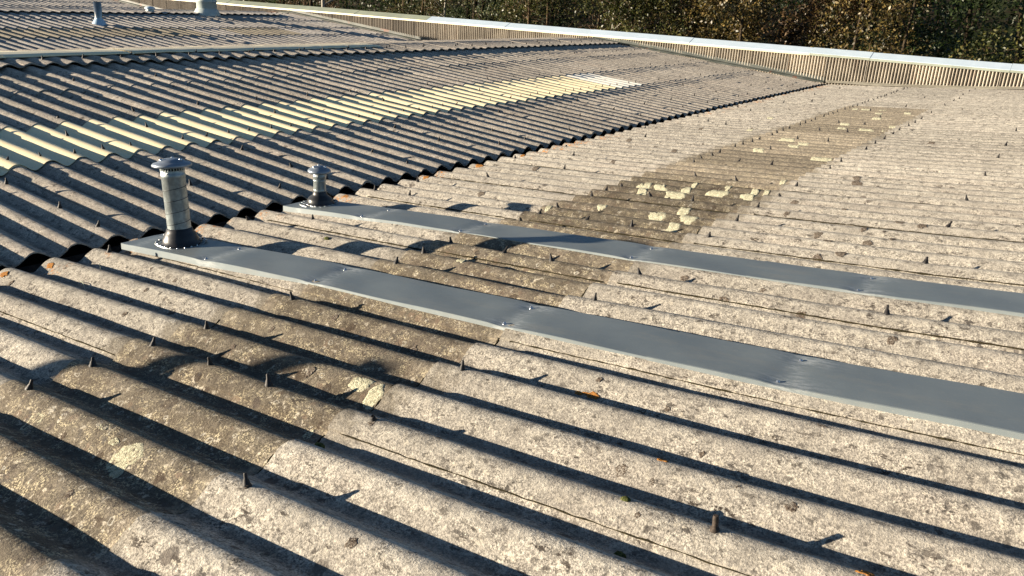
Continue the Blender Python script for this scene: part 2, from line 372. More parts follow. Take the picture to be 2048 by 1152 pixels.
# slope B: beyond the valley, rising to the left
roofB = thing('corrugated_roof_slope', 'roof slope across the valley with a long cream rooflight band', 'roof')
def zB(x0): return lambda l: .025 + SB * (XB - x0 + l)
def rowB(x0, L, m, seg=10, th=TH, nl=4, lift=None): return [sheet_mesh('corrugated_sheet', -1, zB(x0), L, m, seg=seg, nl=nl, seed=s + 10, th=th, lift=lift) for s in range(4)]
NB0, NB1 = -3, 18
lay(roofB, rowB(XB, 1.22, M_B, 14), XB, YB, NB0, NB1)
cream = rowB(-.98, .86, M_CREAM, 14, .0025, lift=.010); white = rowB(-.98, .86, M_WHITE, 10, .0025, lift=.010); greyB = rowB(-.98, .86, M_B)
for n in range(NB0, NB1):
    src = cream if n < 11 else white if n < 12 else greyB
    nm = 'rooflight_sheet' if n < 12 else 'corrugated_sheet'
    o = link(nm, src[RNG.integers(4)], roofB, (-.98, YB + P * 4 * n, RNG.normal(0, .001))); o.rotation_euler.z = RNG.normal(0, .001)
lay(roofB, rowB(-1.77, .96, M_B), -1.77, YB, NB0, NB1)
lay(roofB, rowB(-2.66, 1.36, M_B), -2.66, YB, NB0, NB1)
# slope D: next bay, its foot hidden behind the first ridge
roofD = thing('corrugated_roof_slope', 'farther roof slope with the flue, dome vent and fat duct on it', 'roof')
def zD(x0): return lambda l: .025 + SB * (-8.1 - x0 + l)
def rowD(x0, L, m): return [sheet_mesh('corrugated_sheet', -1, zD(x0), L, m, seg=8, nl=2, seed=s + 20, lift=.011) for s in range(3)]
ND0, ND1 = 5, 20
lay(roofD, rowD(-8.1, 1.25, M_D), -8.1, YD, ND0, ND1)
d2 = rowD(-9.25, .95, M_D2); d1 = rowD(-9.25, .95, M_D)
for n in range(ND0, ND1): link('corrugated_sheet', (d2 if n < 17 and n not in (14,) else d1)[n % 3], roofD, (-9.25, YD + P * 4 * n, 0))
lay(roofD, rowD(-10.12, 1.05, M_D), -10.12, YD, ND0, ND1)
lay(roofD, rowD(-11.07, 1.1, M_D), -11.07, YD, ND0, ND1)
# slope F: the third bay, only its upper part shows over the second ridge
roofF = thing('corrugated_roof_slope', 'farthest roof slope peeping over the second ridge by the gable wall', 'roof')
def zF(x0): return lambda l: .025 + SB * (-16.3 - x0 + l)
for x0, L in ((-17.2, .98), (-18.1, .98), (-19.0, .98), (-19.9, .7)):
    lay(roofF, [sheet_mesh('corrugated_sheet', -1, zF(x0), L, M_D, seg=8, nl=2, seed=s + 30, lift=.011) for s in range(3)], x0, YD, 12, 20)
# back slopes that face away and the low first strip of F: one plain corrugated surface each
def back_slope(x0, x1, z0, z1, ya, k0, k1, m):
    ks = np.linspace(k0, k1, int((k1 - k0) * 8) + 1); v = []
    for x, z in ((x0, z0), (x1, z1)):
        for k in ks: v.append((x, ya + k * P, z + prof(k)))
    n = len(ks); f = [(i, i + 1, n + i + 1, n + i) for i in range(n - 1)]
    o = mesh_obj('roof_back_slope', v, f, m, smooth=True); tag(o, kind='structure'); return o
back_slope(-8.25, -4.2, .03, .39, YB, -12, 71, M_B)
back_slope(-16.4, -12.4, .03, .39, YD, 10, 79, M_D)
back_slope(-17.3, -16.3, .11, .025, YD, 20, 79, M_D)
back_slope(4.2, 8.4, .335, -.04, YA, -18, 71, M_A)

# added black sheet below the roofs blocks light and keeps the inside dark
def block_sheet(pts, y0, y1):
    v = [(x, y, z) for y in (y0, y1) for x, z in pts]; n = len(pts)
    o = mesh_obj('light_block_sheet', v, [(i, i + 1, n + i + 1, n + i) for i in range(n - 1)], M_INSIDE); tag(o, kind='structure')
block_sheet([(XA + .05, -.14), (1.4, -.02), (4.25, .22), (8.4, -.16)], -1.6, YW)
block_sheet([(-20.5, .27), (-16.4, -.12), (-12.3, .27), (-8.15, -.12), (-4.1, .27), (XB - .05, -.12)], -1.6, YW)

# gutters in the valleys
def gutter(x0, x1, y0, label):
    mb = MB(); z = -.05; d = .055; t = .003
    mb.box((x0 - .10, y0, z - d), (x1 + .10, YW - .01, z - d + t))
    mb.box((x0 - .10, y0, z - d), (x0 - .10 + t, YW - .01, z)); mb.box((x1 + .10 - t, y0, z - d), (x1 + .10, YW - .01, z))
    o = mb.build('valley_gutter', M_GUTTER); tag(o, label, 'gutter'); return o
gutter(XB, XA, -1.6, 'dark valley gutter between the near slope and the slope with cream rooflights')
gutter(-8.25, -8.1, -1.6, 'hidden valley gutter below the farther slope carrying the duct')
gutter(-16.4, -16.3, 4.0, 'hidden valley gutter below the farthest roof slope')

# ------------------------------------------------------------------ ridge cappings
def capping(xr, zr, ya, n0, n1, label, roll, m):
    t = thing('ridge_capping', label, 'ridge cap')
    wid = .60
    def piece():
        ks = np.linspace(-1.3, 3.3, 55); us = np.array([-1, -.8, -.55, -.3, -.14, -.05, 0, .05, .14, .3, .55, .8, 1]) ; v = []
        for u in us:
            a = np.interp(abs(u), [0, .14, .45, 1], [.08, .12, .30, .70])
            for k in ks:
                z = -.036 * abs(u) * wid + a * prof(k) * .96 + .016 + .008 * max(0, 1 - abs(u) / .16)
                v.append((u * wid + (RNG.normal(0, .0012) if abs(u) == 1 else 0), k * P, z + .004 * (3.3 - k) / 4.6))
        nk = len(ks); nu = len(us); idx = np.arange(nk * nu).reshape(nu, nk); N = nk * nu
        q = np.stack([idx[:-1, :-1], idx[1:, :-1], idx[1:, 1:], idx[:-1, 1:]], -1).reshape(-1, 4)
        v += [(a, b_, c - .007) for a, b_, c in v]
        f = [tuple(x) for x in q.tolist()]; ns = len(f)
        for r in (0, nu - 1):
            b0 = len(v); v += [v[i] for i in idx[r]] + [v[i + N] for i in idx[r]]
            for i in range(nk - 1):
                g_ = (b0 + i, b0 + i + 1, b0 + nk + i + 1, b0 + nk + i); f.append(g_ if r == 0 else g_[::-1])
        b0 = len(v); v += [v[idx[u, 0]] for u in range(nu)] + [v[idx[u, 0] + N] for u in range(nu)]
        for i in range(nu - 1): f.append((b0 + i, b0 + nu + i, b0 + nu + i + 1, b0 + i + 1))
        me = bpy.data.meshes.new('ridge_piece'); me.from_pydata(v, [], f); me.materials.append(m)
        me.polygons.foreach_set('use_smooth', [i < ns for i in range(len(f))]); me.update(); return me
    P_ = [piece() for _ in range(3)]
    for n in range(n0, n1): link('ridge_piece', P_[n % 3], t, (xr, ya + P * 4 * n, zr - .012 + RNG.normal(0, .0012)))
    if roll:   # smooth cream ridge roll lying on the crown, in lengths
        y = roll[0]
        while y < roll[1]:
            l = min(RNG.uniform(.9, 1.15), roll[1] - y); mb = MB(); sec = []
            for a, zz in ((.262, -.022), (.26, -.010), (.13, -.005), (0, 0), (-.04, -.001), (-.05, -.010)): sec.append((a, zz))
            v = []; nn = 9; dz = RNG.normal(0, .002)
            for i in range(nn):
                yy = y + (l + .02) * i / (nn - 1)
                for a, zz in sec: v.append((xr + .03 + a + RNG.normal(0, .003), yy, zr + zz + .020 + dz + RNG.normal(0, .0015)))
            k = len(sec); f = [(i * k + j, i * k + j + 1, (i + 1) * k + j + 1, (i + 1) * k + j) for i in range(nn - 1) for j in range(k - 1)]
            mb.add(v, f, True); mb.build('ridge_roll', M_ROLL, t); y += l
    return t
capB = capping(RX, RZ, YB, -3, 18, 'first ridge cap, partly cream, between the rooflight slope and the duct slope', (.5, 8.0), M_B)
capD = capping(-12.293, RZ, YD, 7, 19, 'second ridge cap behind the flue and the dome vent', None, M_D)

# ------------------------------------------------------------------ fixing bolts
def bolt_mesh(h=.030, r=.0098):
    mb = MB(); mb.lathe([(r * 1.1, -.004), (r * 1.05, .002), (r * .85, .005), (r * .68, .012), (r * .46, .016), (r * .40, h * .92), (r * .25, h)], 8)
    me = bpy.data.meshes.new('fixing_bolt'); me.from_pydata(mb.v, [], mb.f); me.materials.append(M_DARK)
    me.polygons.foreach_set('use_smooth', [True] * len(mb.f)); me.update(); return me
BM = [bolt_mesh(.030), bolt_mesh(.025, .0105), bolt_mesh(.028, .009), bolt_mesh(.012, .009)]
def bolts(parent, lst, zf, ya, big=1.0):
    for x, k in lst:
        x += RNG.normal(0, .008); w = RNG.random()
        if w < .04: continue
        o = link('fixing_bolt', BM[3] if w > .94 else BM[RNG.integers(3)], parent, (x, ya + k * P + RNG.normal(0, .003), zf(x) + .006))
        o.rotation_euler = (RNG.normal(0, .2), RNG.normal(0, .2), 0); o.scale = (big, big, big)
strip_k = (3, 4, 8, 9)
LA = [(1.49, k) for k in range(-4, 70) if k not in strip_k and (k in (-3, -2, -1, 0, 2, 5, 6, 7, 10, 11, 12, 14, 15, 16) or (k > 20 and k % 5 != 1))]
LA += [(1.985, k) for k in (-1, 7, 11, 15, 19, 23, 27, 31, 35, 39, 43, 51, 59)] + [(1.75, k) for k in (-1, 7, 11, 15, 19, 23, 27, 31, 35, 39, 47)]
LA += [(2.35, k) for k in (-3, -1, 1, 5, 7, 11, 13, 15, 17, 19, 23, 25, 27, 29, 31, 33, 35, 37, 39, 41, 43, 47, 53, 57, 59, 63, 67, 70)]
LA += [(3.21, k) for k in (7, 11, 15, 19, 24, 29, 33, 39, 45, 51, 57)]
LA += [(.65, k) for k in (7, 11, 15, 21, 28, 36, 43, 50, 58, 66)] + [(.40, k) for k in (2, 6, 11, 13, 19, 23, 31, 38, 45, 50, 60)] + [(.9, k) for k in (18, 35, 52)]
bolts(roofA, LA, lambda x: hA(x) + .004, YA)
zBf = lambda x: .025 + SB * (XB - x) + .004
LB = [(-1.07, k) for k in range(-3, 46) if (k + 1) % 9] + [(-1.07, k) for k in range(46, 70, 4)]
LB += [(-.28, k) for k in range(-2, 70, 4)] + [(-.72, k) for k in range(2, 70, 8)] + [(.03, k) for k in range(0, 70, 2) if k % 3] + [(-1.86, k) for k in range(-2, 70, 3)] + [(-2.9, k) for k in range(3, 70, 4)] + [(-1.45, k) for k in (1, 6, 9, 15, 22, 30)]
bolts(roofB, LB, zBf, YB)
bolts(capB, [(RX + .43, k) for k in range(0, 70, 2)] + [(RX + .30, k) for k in range(1, 70, 4)], lambda x: RZ - .036 * abs(x - RX) + .002, YB, 1.15)
# the rusty bolt in the foreground
mb = MB(); mb.lathe([(.0115, -.003), (.0112, .003), (.0085, .0045), (.0082, .0095), (.0052, .010), (.0050, .034), (.0042, .0355)], 12)
for i in range(6): mb.lathe([(.0050, .014 + .003 * i), (.0057, .0155 + .003 * i), (.0050, .017 + .003 * i)], 10)
o = mb.build('rusty_bolt', M_RUST, roofA, (3.18, YA - P, hA(3.18) + .007)); o.rotation_euler = (.03, -.06, 0)
mb = MB(); mb.lathe([(.012, -.002), (.009, .004), (.004, .006), (.003, .009)], 9); mb.build('rusty_washer', M_RUST, roofA, (2.345, YA - 3 * P, hA(2.345) + .006))

# ------------------------------------------------------------------ moss along the side laps, moss cushions, lichens
def surfA(x, y):
    k = (y - YA) / P; n = math.floor((k + 1.3) / 4); kk = k - 4 * n
    if x < 1.40: x0, L = XA, 1.19
    elif x < 2.26: x0, L = 1.40, .93
    else: x0, L = 2.26, 2.0
    return hA(x) + float(prof(k)) + TH * (1 - (x - x0) / L) + TH * (1 - (kk + 1.3) / 4.55) + .0015
def seam(n, x0, x1):
    y = YA + P * (4 * n - 1.3); pts = []; rad = []
    m_ = max(3, int((x1 - x0) / .022))
    for i in range(m_ + 1):
        x = x0 + (x1 - x0) * i / m_
        pts.append((x, y - .0022 + RNG.normal(0, .0005), surfA(x, y + .002) - .0055 + RNG.normal(0, .0006)))
        rad.append(max(.0007, (.0015 if n < 2 else .0026) + RNG.normal(0, .0006) + (.0012 if RNG.random() < .05 else 0)))
    mb = MB(); mb.tube(pts, rad, 4); o = mb.build('moss_seam', M_SEAM, roofA)
for n in range(0, 9):
    if n == 0: seam(n, .33, 1.38); seam(n, 2.3, 4.1); continue
    if n == 1: seam(n, 2.3, 4.1); seam(n, .35, 1.35); continue
    for a, b_ in ((.33, 1.38), (1.44, 2.24), (2.3, 4.1)): seam(n, a + RNG.uniform(0, .06), b_)
for n in (-1,): 
    for a, b_ in ((.33, 1.38), (1.44, 2.24), (2.3, 4.1)): seam(n, a, b_)
# dark moss in the lap joints (row edges)
def lap_moss(x0, k, l0):
    pts = []; rad = []
    for i in range(12):
        kk = k + l0 * (i / 11 - .5); y = YA + kk * P; pts.append((x0 - .004 + RNG.normal(0, .0006), y, surfA(x0 - .004, y) + .001)); rad.append(.0016 + abs(RNG.normal(0, .0014)))
    mb = MB(); mb.tube(pts, rad, 4); mb.build('moss_seam', M_SEAM, roofA)
for k in (-2.4, -1.55, .45, .2, 1.5, 2.55, 5.6, 6.5, -3.5, -.5, 10.5, 11.6, 13.5, 15.5): lap_moss(2.26, k, RNG.uniform(.3, .55))
for k in (-1.5, .5, 1.6, 5.5, 6.5, 10.4, 12.5, 14.5): lap_moss(1.40, k, RNG.uniform(.2, .45))
def patch(x, k, rx, ry, m, thick=.0022, lobes=5, holes=False):
    yc = YA + k * P; n = 30; ph = RNG.uniform(0, 6.28, 4); am = RNG.uniform(.03, .13, 4); v = []; f = []
    rings = [0.0, .35, .65, .86, 1.0]
    def R(a): return 1 + sum(am[i] * math.sin((i + 2) * a + ph[i]) for i in range(4)) + RNG.normal(0, .085)
    rad = [R(2 * math.pi * i / n) for i in range(n)]
    def pt(s_, i):
        a = 2 * math.pi * i / n; X = x + rx * s_ * rad[i] * math.cos(a); Y = yc + ry * s_ * rad[i] * math.sin(a)
        hgt = thick * (1.15 if s_ == .86 else .8 if s_ < .86 else -.3) + RNG.normal(0, thick * .3) * (s_ < 1)
        return (X, Y, surfA(X, Y) + hgt)
    v.append((x, yc, surfA(x, yc) + thick * .7))
    for s_ in rings[1:]:
        for i in range(n): v.append(pt(s_, i))
    for i in range(n): f.append((0, 1 + i, 1 + (i + 1) % n))
    for r in range(len(rings) - 2):
        for i in range(n): a = 1 + r * n; f.append((a + i, a + n + i, a + n + (i + 1) % n, a + (i + 1) % n))
    return mesh_obj('lichen_patch', v, f, m, roofA, smooth=True)
for x, k, rx, ry in ((2.165, -.13, .045, .022), (2.23, -.24, .030, .036), (1.629, -3.36, .028, .030), (1.991, -3.28, .048, .040), (2.203, -3.32, .028, .034), (2.215, -1.43, .014, .016), (1.849, -3.05, .020, .010), (1.923, -3.16, .018, .010),
                     (1.828, 16.82, .03, .05), (1.851, 15.83, .045, .045), (1.808, 17.84, .02, .03), (2.041, 16.95, .035, .05), (1.994, 16.79, .045, .045), (2.008, 17.93, .02, .04), (2.186, 16.83, .04, .045), (2.235, 17.88, .02, .04), (2.169, 17.79, .025, .04),
                     (2.129, 12.93, .05, .045), (2.036, 13.85, .035, .04), (1.637, 15.83, .035, .045), (1.547, 16.73, .02, .03), (1.587, 16.82, .03, .04), (1.675, 16.75, .05, .04), (1.81, 15.87, .035, .04), (1.653, 12.96, .03, .04), (1.971, 12.77, .05, .05), (2.131, 11.75, .04, .05), (1.677, 6.01, .024, .022), (1.441, 11.91, .018, .03),
                     (1.564, 47.87, .035, .07), (1.68, 47.89, .05, .07), (1.847, 47.85, .045, .06), (1.877, 45.98, .04, .06), (2.128, 46.87, .04, .06), (1.868, 36.95, .05, .07), (2.076, 36.9, .07, .08), (2.23, 36.89, .03, .07), (2.23, 38.93, .03, .08), (1.68, 30.84, .07, .08), (1.855, 29.92, .05, .06), (1.673, 26.84, .05, .08), (1.833, 28.89, .05, .06), (2.171, 25.81, .06, .09), (2.225, 25.86, .03, .08), (1.963, 42.94, .05, .07), (1.815, 38.85, .05, .07), (2.22, 19.94, .02, .05), (1.2, 33.9, .03, .06), (1.05, 39.9, .04, .05)):
    patch(x, k, rx * .85, ry, M_LPALE, .0016)
for x, k, rx, ry in ((2.931, -.25, .018, .018), (3.001, -.28, .009, .010), (3.04, -1.13, .009, .008), (3.224, .73, .022, .022), (3.272, -.11, .018, .014), (3.166, -.05, .010, .007), (3.23, 1.99, .022, .012), (3.259, 5.83, .014, .016), (3.445, .67, .012, .014), (3.51, 1.69, .012, .008), (2.885, 1.69, .012, .007), (2.679, 1.86, .010, .010), (2.855, 2.75, .010, .007), (2.759, 2.76, .014, .007), (3.042, .7, .008, .008), (3.41, -.4, .006, .006),
                     (2.651, -3.12, .017, .014), (2.473, -1.12, .010, .012), (2.361, -1.08, .014, .010), (1.6, -2.15, .010, .013), (1.709, -2.21, .009, .012), (2.054, -4.15, .012, .014), (1.667, -.19, .011, .012), (1.633, .77, .010, .012), (1.99, -.18, .016, .018), (2.079, 1.64, .018, .014), (2.062, -3.32, .016, .018), (2.098, -3.21, .012, .014), (1.923, -3.29, .022, .022),
                     (.957, .85, .013, .012), (.9, 1.73, .013, .012), (.724, 1.84, .010, .010), (1.122, -.2, .014, .012), (1.634, .78, .012, .010), (1.724, 1.81, .016, .014), (.739, -1.32, .010, .010), (.42, -.3, .012, .014),
                     (2.725, 16.0, .02, .02), (2.501, 14.81, .02, .02), (2.441, 16.74, .03, .02), (2.74, 12.8, .025, .025), (2.818, 12.01, .03, .02), (2.892, 13.88, .02, .02), (2.914, 10.94, .03, .025), (2.834, 10.7, .025, .025), (3.104, 14.89, .03, .02), (3.039, 13.01, .02, .02), (2.951, 12.73, .025, .02), (3.006, 14.99, .03, .02), (2.564, 21.84, .03, .03), (2.783, 7.71, .015, .01), (2.488, 7.7, .02, .015), (2.704, 6.7, .025, .015), (2.966, 6.67, .022, .015), (3.262, 5.85, .018, .02), (3.187, 5.67, .012, .012),
                     (.9, 12.8, .03, .02), (.7, 17.8, .03, .03), (1.0, 20.8, .03, .04), (1.15, 24.8, .03, .05), (.6, 26.8, .03, .04), (.8, 32.8, .03, .05), (2.6, 20.8, .04, .04), (2.9, 24.8, .04, .05), (2.7, 32.8, .04, .05)):
    patch(x, k, rx * .72, ry * .8, M_LBROWN, .0008)
for x, k, rx, ry in ((2.683, 1.62, .024, .008), (2.646, 1.6, .012, .006), (2.996, .06, .014, .005), (3.432, -.92, .014, .008), (.334, -.19, .020, .012), (.341, .77, .022, .012), (.355, 9.9, .02, .016), (.34, 13.9, .02, .02), (.36, 16.9, .03, .02), (.36, 19.9, .02, .02)):
    patch(x, k, rx, ry, M_LORANGE, .0014)
def moss(x, k, r, label):
    v = []; n = 14; mb = MB(); yc = YA + k * P; z0 = surfA(x, yc)
    rings = [(1, -.15), (1.02, .15), (.85, .45), (.55, .66), (.25, .75), (0, .78)]
    vv = []
    for rr, zz in rings:
        for i in range(n):
            a = 2 * math.pi * i / n; w = rr * r * (1 + RNG.normal(0, .07)); vv.append((w * 1.3 * math.cos(a), w * .9 * math.sin(a), zz * r * (1 + RNG.normal(0, .08))))
    f = [(j * n + i, j * n + (i + 1) % n, (j + 1) * n + (i + 1) % n, (j + 1) * n + i) for j in range(len(rings) - 1) for i in range(n)]
    o = mesh_obj('moss_cushion', vv, f, M_MOSS, smooth=True, loc=(x, yc, z0)); tag(o, label, 'moss', 'moss cushions in the roof troughs'); return o
moss(3.001, -.97, .008, 'olive moss cushion in the trough beyond the rusty bolt')
moss(3.048, -1.58, .009, 'olive moss cushion in the trough nearer than the rusty bolt')
moss(2.305, -1.70, .011, 'brown-green moss clump by the white lichen at the foot of a pale sheet')
moss(.95, 5.85, .012, 'small moss tuft lying in the striped pipe shadow between the two strips')
def twig(pts, r, label):
    mb = MB(); mb.tube([(x, YA + k * P, surfA(x, YA + k * P) + dz) for x, k, dz in pts], r, 4); o = mb.build('twig', M_COPG); tag(o, label, 'twig')
twig([(.60, .62, .006), (.63, .58, .014), (.67, .48, .008), (.70, .40, .004)], .0013, 'thin pale stalk lying in the trough by the valley edge')
twig([(.57, 1.18, .0), (.565, 1.2, .012), (.56, 1.2, .024)], .0012, 'pale upright stalk at the valley end of a near sheet')

# ------------------------------------------------------------------ the two long metal strips
def strip(y0, y1, x0, joint, x1, screws, label):
    t = thing('metal_strip', label, 'flashing strip')
    so_ = lambda x: float(np.interp(x, [.28, 1.35], [-.055, 0]))
    screws = [(a_, (y0 + .024 if b2 < .5 else y1 - .034) + so_(a_)) for a_, b2 in screws]
    def zt(x, y):
        z = hA(x) + .0165 + .0012 * math.sin(x * 5.3 + y0) + .0008 * math.sin(x * 13 + y * 20)
        for sx, sy in screws:
            d2 = ((x - sx) / .028) ** 2 + ((y - sy) / .028) ** 2
            z -= .003 * math.exp(-d2)
        for sx in {round(a, 2) for a, _ in screws}:
            z -= .0014 * math.exp(-((x - sx + .10 * (y - y0 - .15)) / .05) ** 2)
        return z
    for i, (a, b_) in enumerate(((x0, joint + .04), (joint, x1))):
        dz = .0022 * i; n = int((b_ - a) / .012); xs = np.linspace(a, b_, n + 1)
        ys = [y0 + (y1 - y0) * j / 16 for j in range(17)]; m_ = 17
        v = [(x, y + so_(x), zt(x, y + so_(x)) + dz) for x in xs for y in ys]
        f = [(p * m_ + j, (p + 1) * m_ + j, (p + 1) * m_ + j + 1, p * m_ + j + 1) for p in range(n) for j in range(m_ - 1)]; sm = [True] * len(f)
        N = len(v); v += [(x_, y_, z_ - .0010) for x_, y_, z_ in v]; f += [tuple(q_ + N for q_ in q[::-1]) for q in f]; sm += [True] * len(sm)
        def quadstrip(rows):       # separate flat-shaded faces between rows of points
            c0 = len(v); r = len(rows[0])
            for row_ in rows: v.extend(row_)
            for u_ in range(len(rows) - 1):
                for p in range(r - 1): f.append((c0 + u_ * r + p, c0 + (u_ + 1) * r + p, c0 + (u_ + 1) * r + p + 1, c0 + u_ * r + p + 1)); sm.append(False)
        quadstrip([[(x, y0 + so_(x) - .0022 - dz, zt(x, y0) + dz - .027 + .0008 * math.sin(x * 9) + RNG.normal(0, .0002)) for x in xs], [(x, y0 + so_(x) - .0016 - dz, zt(x, y0 + so_(x)) + dz - .0012) for x in xs], [(x, y0 + so_(x), zt(x, y0 + so_(x)) + dz) for x in xs]])
        quadstrip([[(x, y1 + so_(x), zt(x, y1 + so_(x)) + dz) for x in xs], [(x, y1 + so_(x) + .0016, zt(x, y1 + so_(x)) + dz - .0012) for x in xs], [(x, y1 + so_(x) + .002, zt(x, y1) + dz - .014) for x in xs]])
        for xe in (xs[0], xs[-1]): quadstrip([[(xe, y + so_(xe), zt(xe, y + so_(xe)) + dz) for y in ys], [(xe, y + so_(xe), zt(xe, y + so_(xe)) + dz - .0010) for y in ys]])
        wear = [max([0] + [math.exp(-(((a_ - sx - .02) / .07) ** 2 + ((b2 - sy) / .035) ** 2)) for sx, sy in screws] + [.55 * math.exp(-((a_ - sx + .35 * (b2 - y0 - .15)) / .022) ** 2) for sx in {round(q_[0], 2) for q_ in screws}]) for a_, b2, _ in v]
        mo = mesh_obj('metal_sheet', v, f, M_STRIP, t, smooth=sm)
        at = mo.data.attributes.new('wear', 'FLOAT', 'POINT'); at.data.foreach_set('value', wear)
    for sx, sy in screws:
        mb = MB(); mb.lathe([(.0075, -.001), (.0075, .001), (.0045, .0015), (.0043, .006), (.002, .0068)], 8)
        mb.build('screw', M_SCREW, t, (sx, sy, zt(sx, sy) + .0005))
    return t, zt
S1 = [(1.39, 1), (1.41, 0), (2.23, 1), (2.24, 0), (3.09, 1), (3.08, 0), (.81, 1), (.82, 0), (.335, 1)]
S2 = [(.82, 1), (.80, 0), (1.40, 1), (1.38, 0), (2.24, 1), (2.23, 0), (3.09, 1), (3.08, 0), (.33, 1)]
strip1, z1f = strip(1.944, 2.172, .315, 2.73, 4.15, S1, 'grey metal strip running from the taller vent pipe, nearer of the two')
strip2, z2f = strip(2.852, 3.078, .295, 2.70, 4.15, S2, 'grey metal strip running from the shorter vent pipe, farther of the two')

# ------------------------------------------------------------------ vent pipes on the strips
def vent(name, label, x, y, z, r, h, rc, lean, hb, rb, seams, corner):
    t = thing(name, label, 'vent pipe', (x, y, z), 'galvanised vent pipes on the metal strips')
    ax = Vector((lean[0], lean[1], 1)).normalized(); A = lambda zz: tuple(ax * zz)
    mb = MB(); mb.lathe([(rb, 0), (rb * .97, .006), (rb * .88, .010), (rb * .86, hb * .35), (rb * .80, hb * .48), (r * 1.32, hb * .68), (r * 1.14, hb * .82), (r * 1.1, hb), (r * 1.02, hb + .002)], 40, ax=ax)
    mb.build('rubber_boot', M_RUBBER, t)
    # square aluminium rim of the boot with its rivets
    w = rb * 1.02; ring = MB(); pts = []; rot = math.radians(10)
    def sq(i, s_):
        a = 2 * math.pi * i / 32 + rot; e = 3.2
        cx, cy = math.cos(a), math.sin(a); q = (abs(cx) ** e + abs(cy) ** e) ** (-1 / e); return cx * q * s_, cy * q * s_
    vv = []
    for s_, zz in ((w * .95, .003), (w * .96, .0055), (w * 1.07, .0055), (w * 1.09, .001)):
        for i in range(32):
            px, py = sq(i, s_); up = 0
            if corner and 17 <= i <= 23: px *= 1.10; py *= 1.16; up = -.004
            if 2 <= i <= 5: up = .010
            vv.append((px, py, zz + up))
    ring.add(vv, [(j * 32 + i, j * 32 + (i + 1) % 32, (j + 1) * 32 + (i + 1) % 32, (j + 1) * 32 + i) for j in range(3) for i in range(32)])
    rim = ring.build('boot_rim', M_RIM, t)
    for i in range(20):
        px, py = sq(i * 32 / 20, w * 1.01)
        rv = MB(); rv.lathe([(.0036, 0), (.0034, .002), (.002, .0036), (.0001, .004)], 8, c=(px, py, .0052 + (.010 if 2 <= i * 32 / 20 <= 5 else 0)))
        rv.build('rivet', M_SCREW, rim)
    p = MB(); p.lathe([(r, hb * .5), (r, h * .80), (r * 1.03, h * .803), (r * 1.03, h * .84), (r * 1.0, h * .845), (r * 1.0, h * .885)], 48, ax=ax); pipe = p.build('pipe', M_GALV, t)
    X = Vector((0, 1, 0)).cross(ax).normalized(); Yv = ax.cross(X)
    if seams:
        sm = MB(); pts = []; turns = 4.6
        for i in range(int(turns * 30)):
            a = 2 * math.pi * i / 30 + .5; zz = hb * .8 + (h * .78 - hb * .8) * i / (turns * 30); pts.append(X * (r * 1.002 * math.cos(a)) + Yv * (r * 1.002 * math.sin(a)) + ax * zz)
        sm.tube(pts, .0014, 4); sm.build('spiral_seam', M_GUTTER, pipe)
    else:
        for zz in (h * .42, h * .70):
            sm = MB(); sm.lathe([(r * 1.0, zz - .003), (r * 1.045, zz), (r * 1.0, zz + .003)], 40, ax=ax); sm.build('pipe_bead', M_GALV, pipe)
    # mesh collar of upright bars below the cap
    col = MB(); col.lathe([(r * .86, h * .86), (r * .86, h * .93)], 24, ax=ax); cb = col.build('collar', M_INSIDE, t)
    for i in range(26):
        a = 2 * math.pi * i / 26; b_ = MB(); d = X * (r * .97 * math.cos(a)) + Yv * (r * .97 * math.sin(a))
        b_.tube([d + ax * (h * .875), d + ax * (h * .935)], r * .05, 4); b_.build('collar_bar', M_GALV, cb)
    c = MB(); hc = h * .925
    c.lathe([(r * .5, hc + .002), (rc * .93, hc), (rc, hc + .004), (rc * 1.0, hc + .010), (rc * .93, hc + .016), (rc * .74, hc + .0205), (rc * .68, hc + .0225), (rc * .60, hc + .029), (rc * .35, hc + .034), (.0001, hc + .0355)], 48, ax=ax)
    cap = c.build('cap', M_CAP, t)
    for i in range(3):
        a = 2 * math.pi * i / 3 + .35; d = X * (rc * .55 * math.cos(a)) + Yv * (rc * .55 * math.sin(a)) + ax * (hc + .031)
        s_ = MB(); s_.lathe([(.0065, -.002), (.0062, .003), (.003, .0055), (.0001, .006)], 10, c=tuple(d)); s_.build('cap_screw', M_SCREW, cap)
    s_ = MB(); d = X * (r * 1.01 * .5) - Yv * (r * 1.01 * .866) + ax * (h * .855); s_.lathe([(.004, -.003), (.004, .002), (.0001, .003)], 8, c=tuple(d), ax=(.4, -.9, 0)); s_.build('pipe_screw', M_SCREW, t)
    return t
vent('vent_pipe', 'tall galvanised spiral vent pipe with round blue-grey cap and black rubber boot', .535, 2.028, z1f(.535, 2.03) + .001, .0475, .352, .079, (-.085, .02), .066, .084, True, False)
vent('vent_pipe', 'short slim galvanised vent pipe with small cap, on the farther metal strip', .425, 2.930, z2f(.425, 2.93) + .001, .0315, .178, .0585, (-.0, 0), .066, .074, False, True)

t = thing('soil_pipe', 'plain grey soil pipe on the slope across the valley, its shadow crossing the near sheets', 'vent pipe', (-1.0, -.61, .12))
mb = MB(); mb.lathe([(.036, -.02), (.036, .50), (.040, .50), (.040, .54), (.034, .54)], 24); mb.build('pipe', M_PALE, t)
mb = MB(); mb.lathe([(.075, -.01), (.07, .01), (.045, .06), (.038, .08)], 24); mb.build('rubber_boot', M_RUBBER, t)
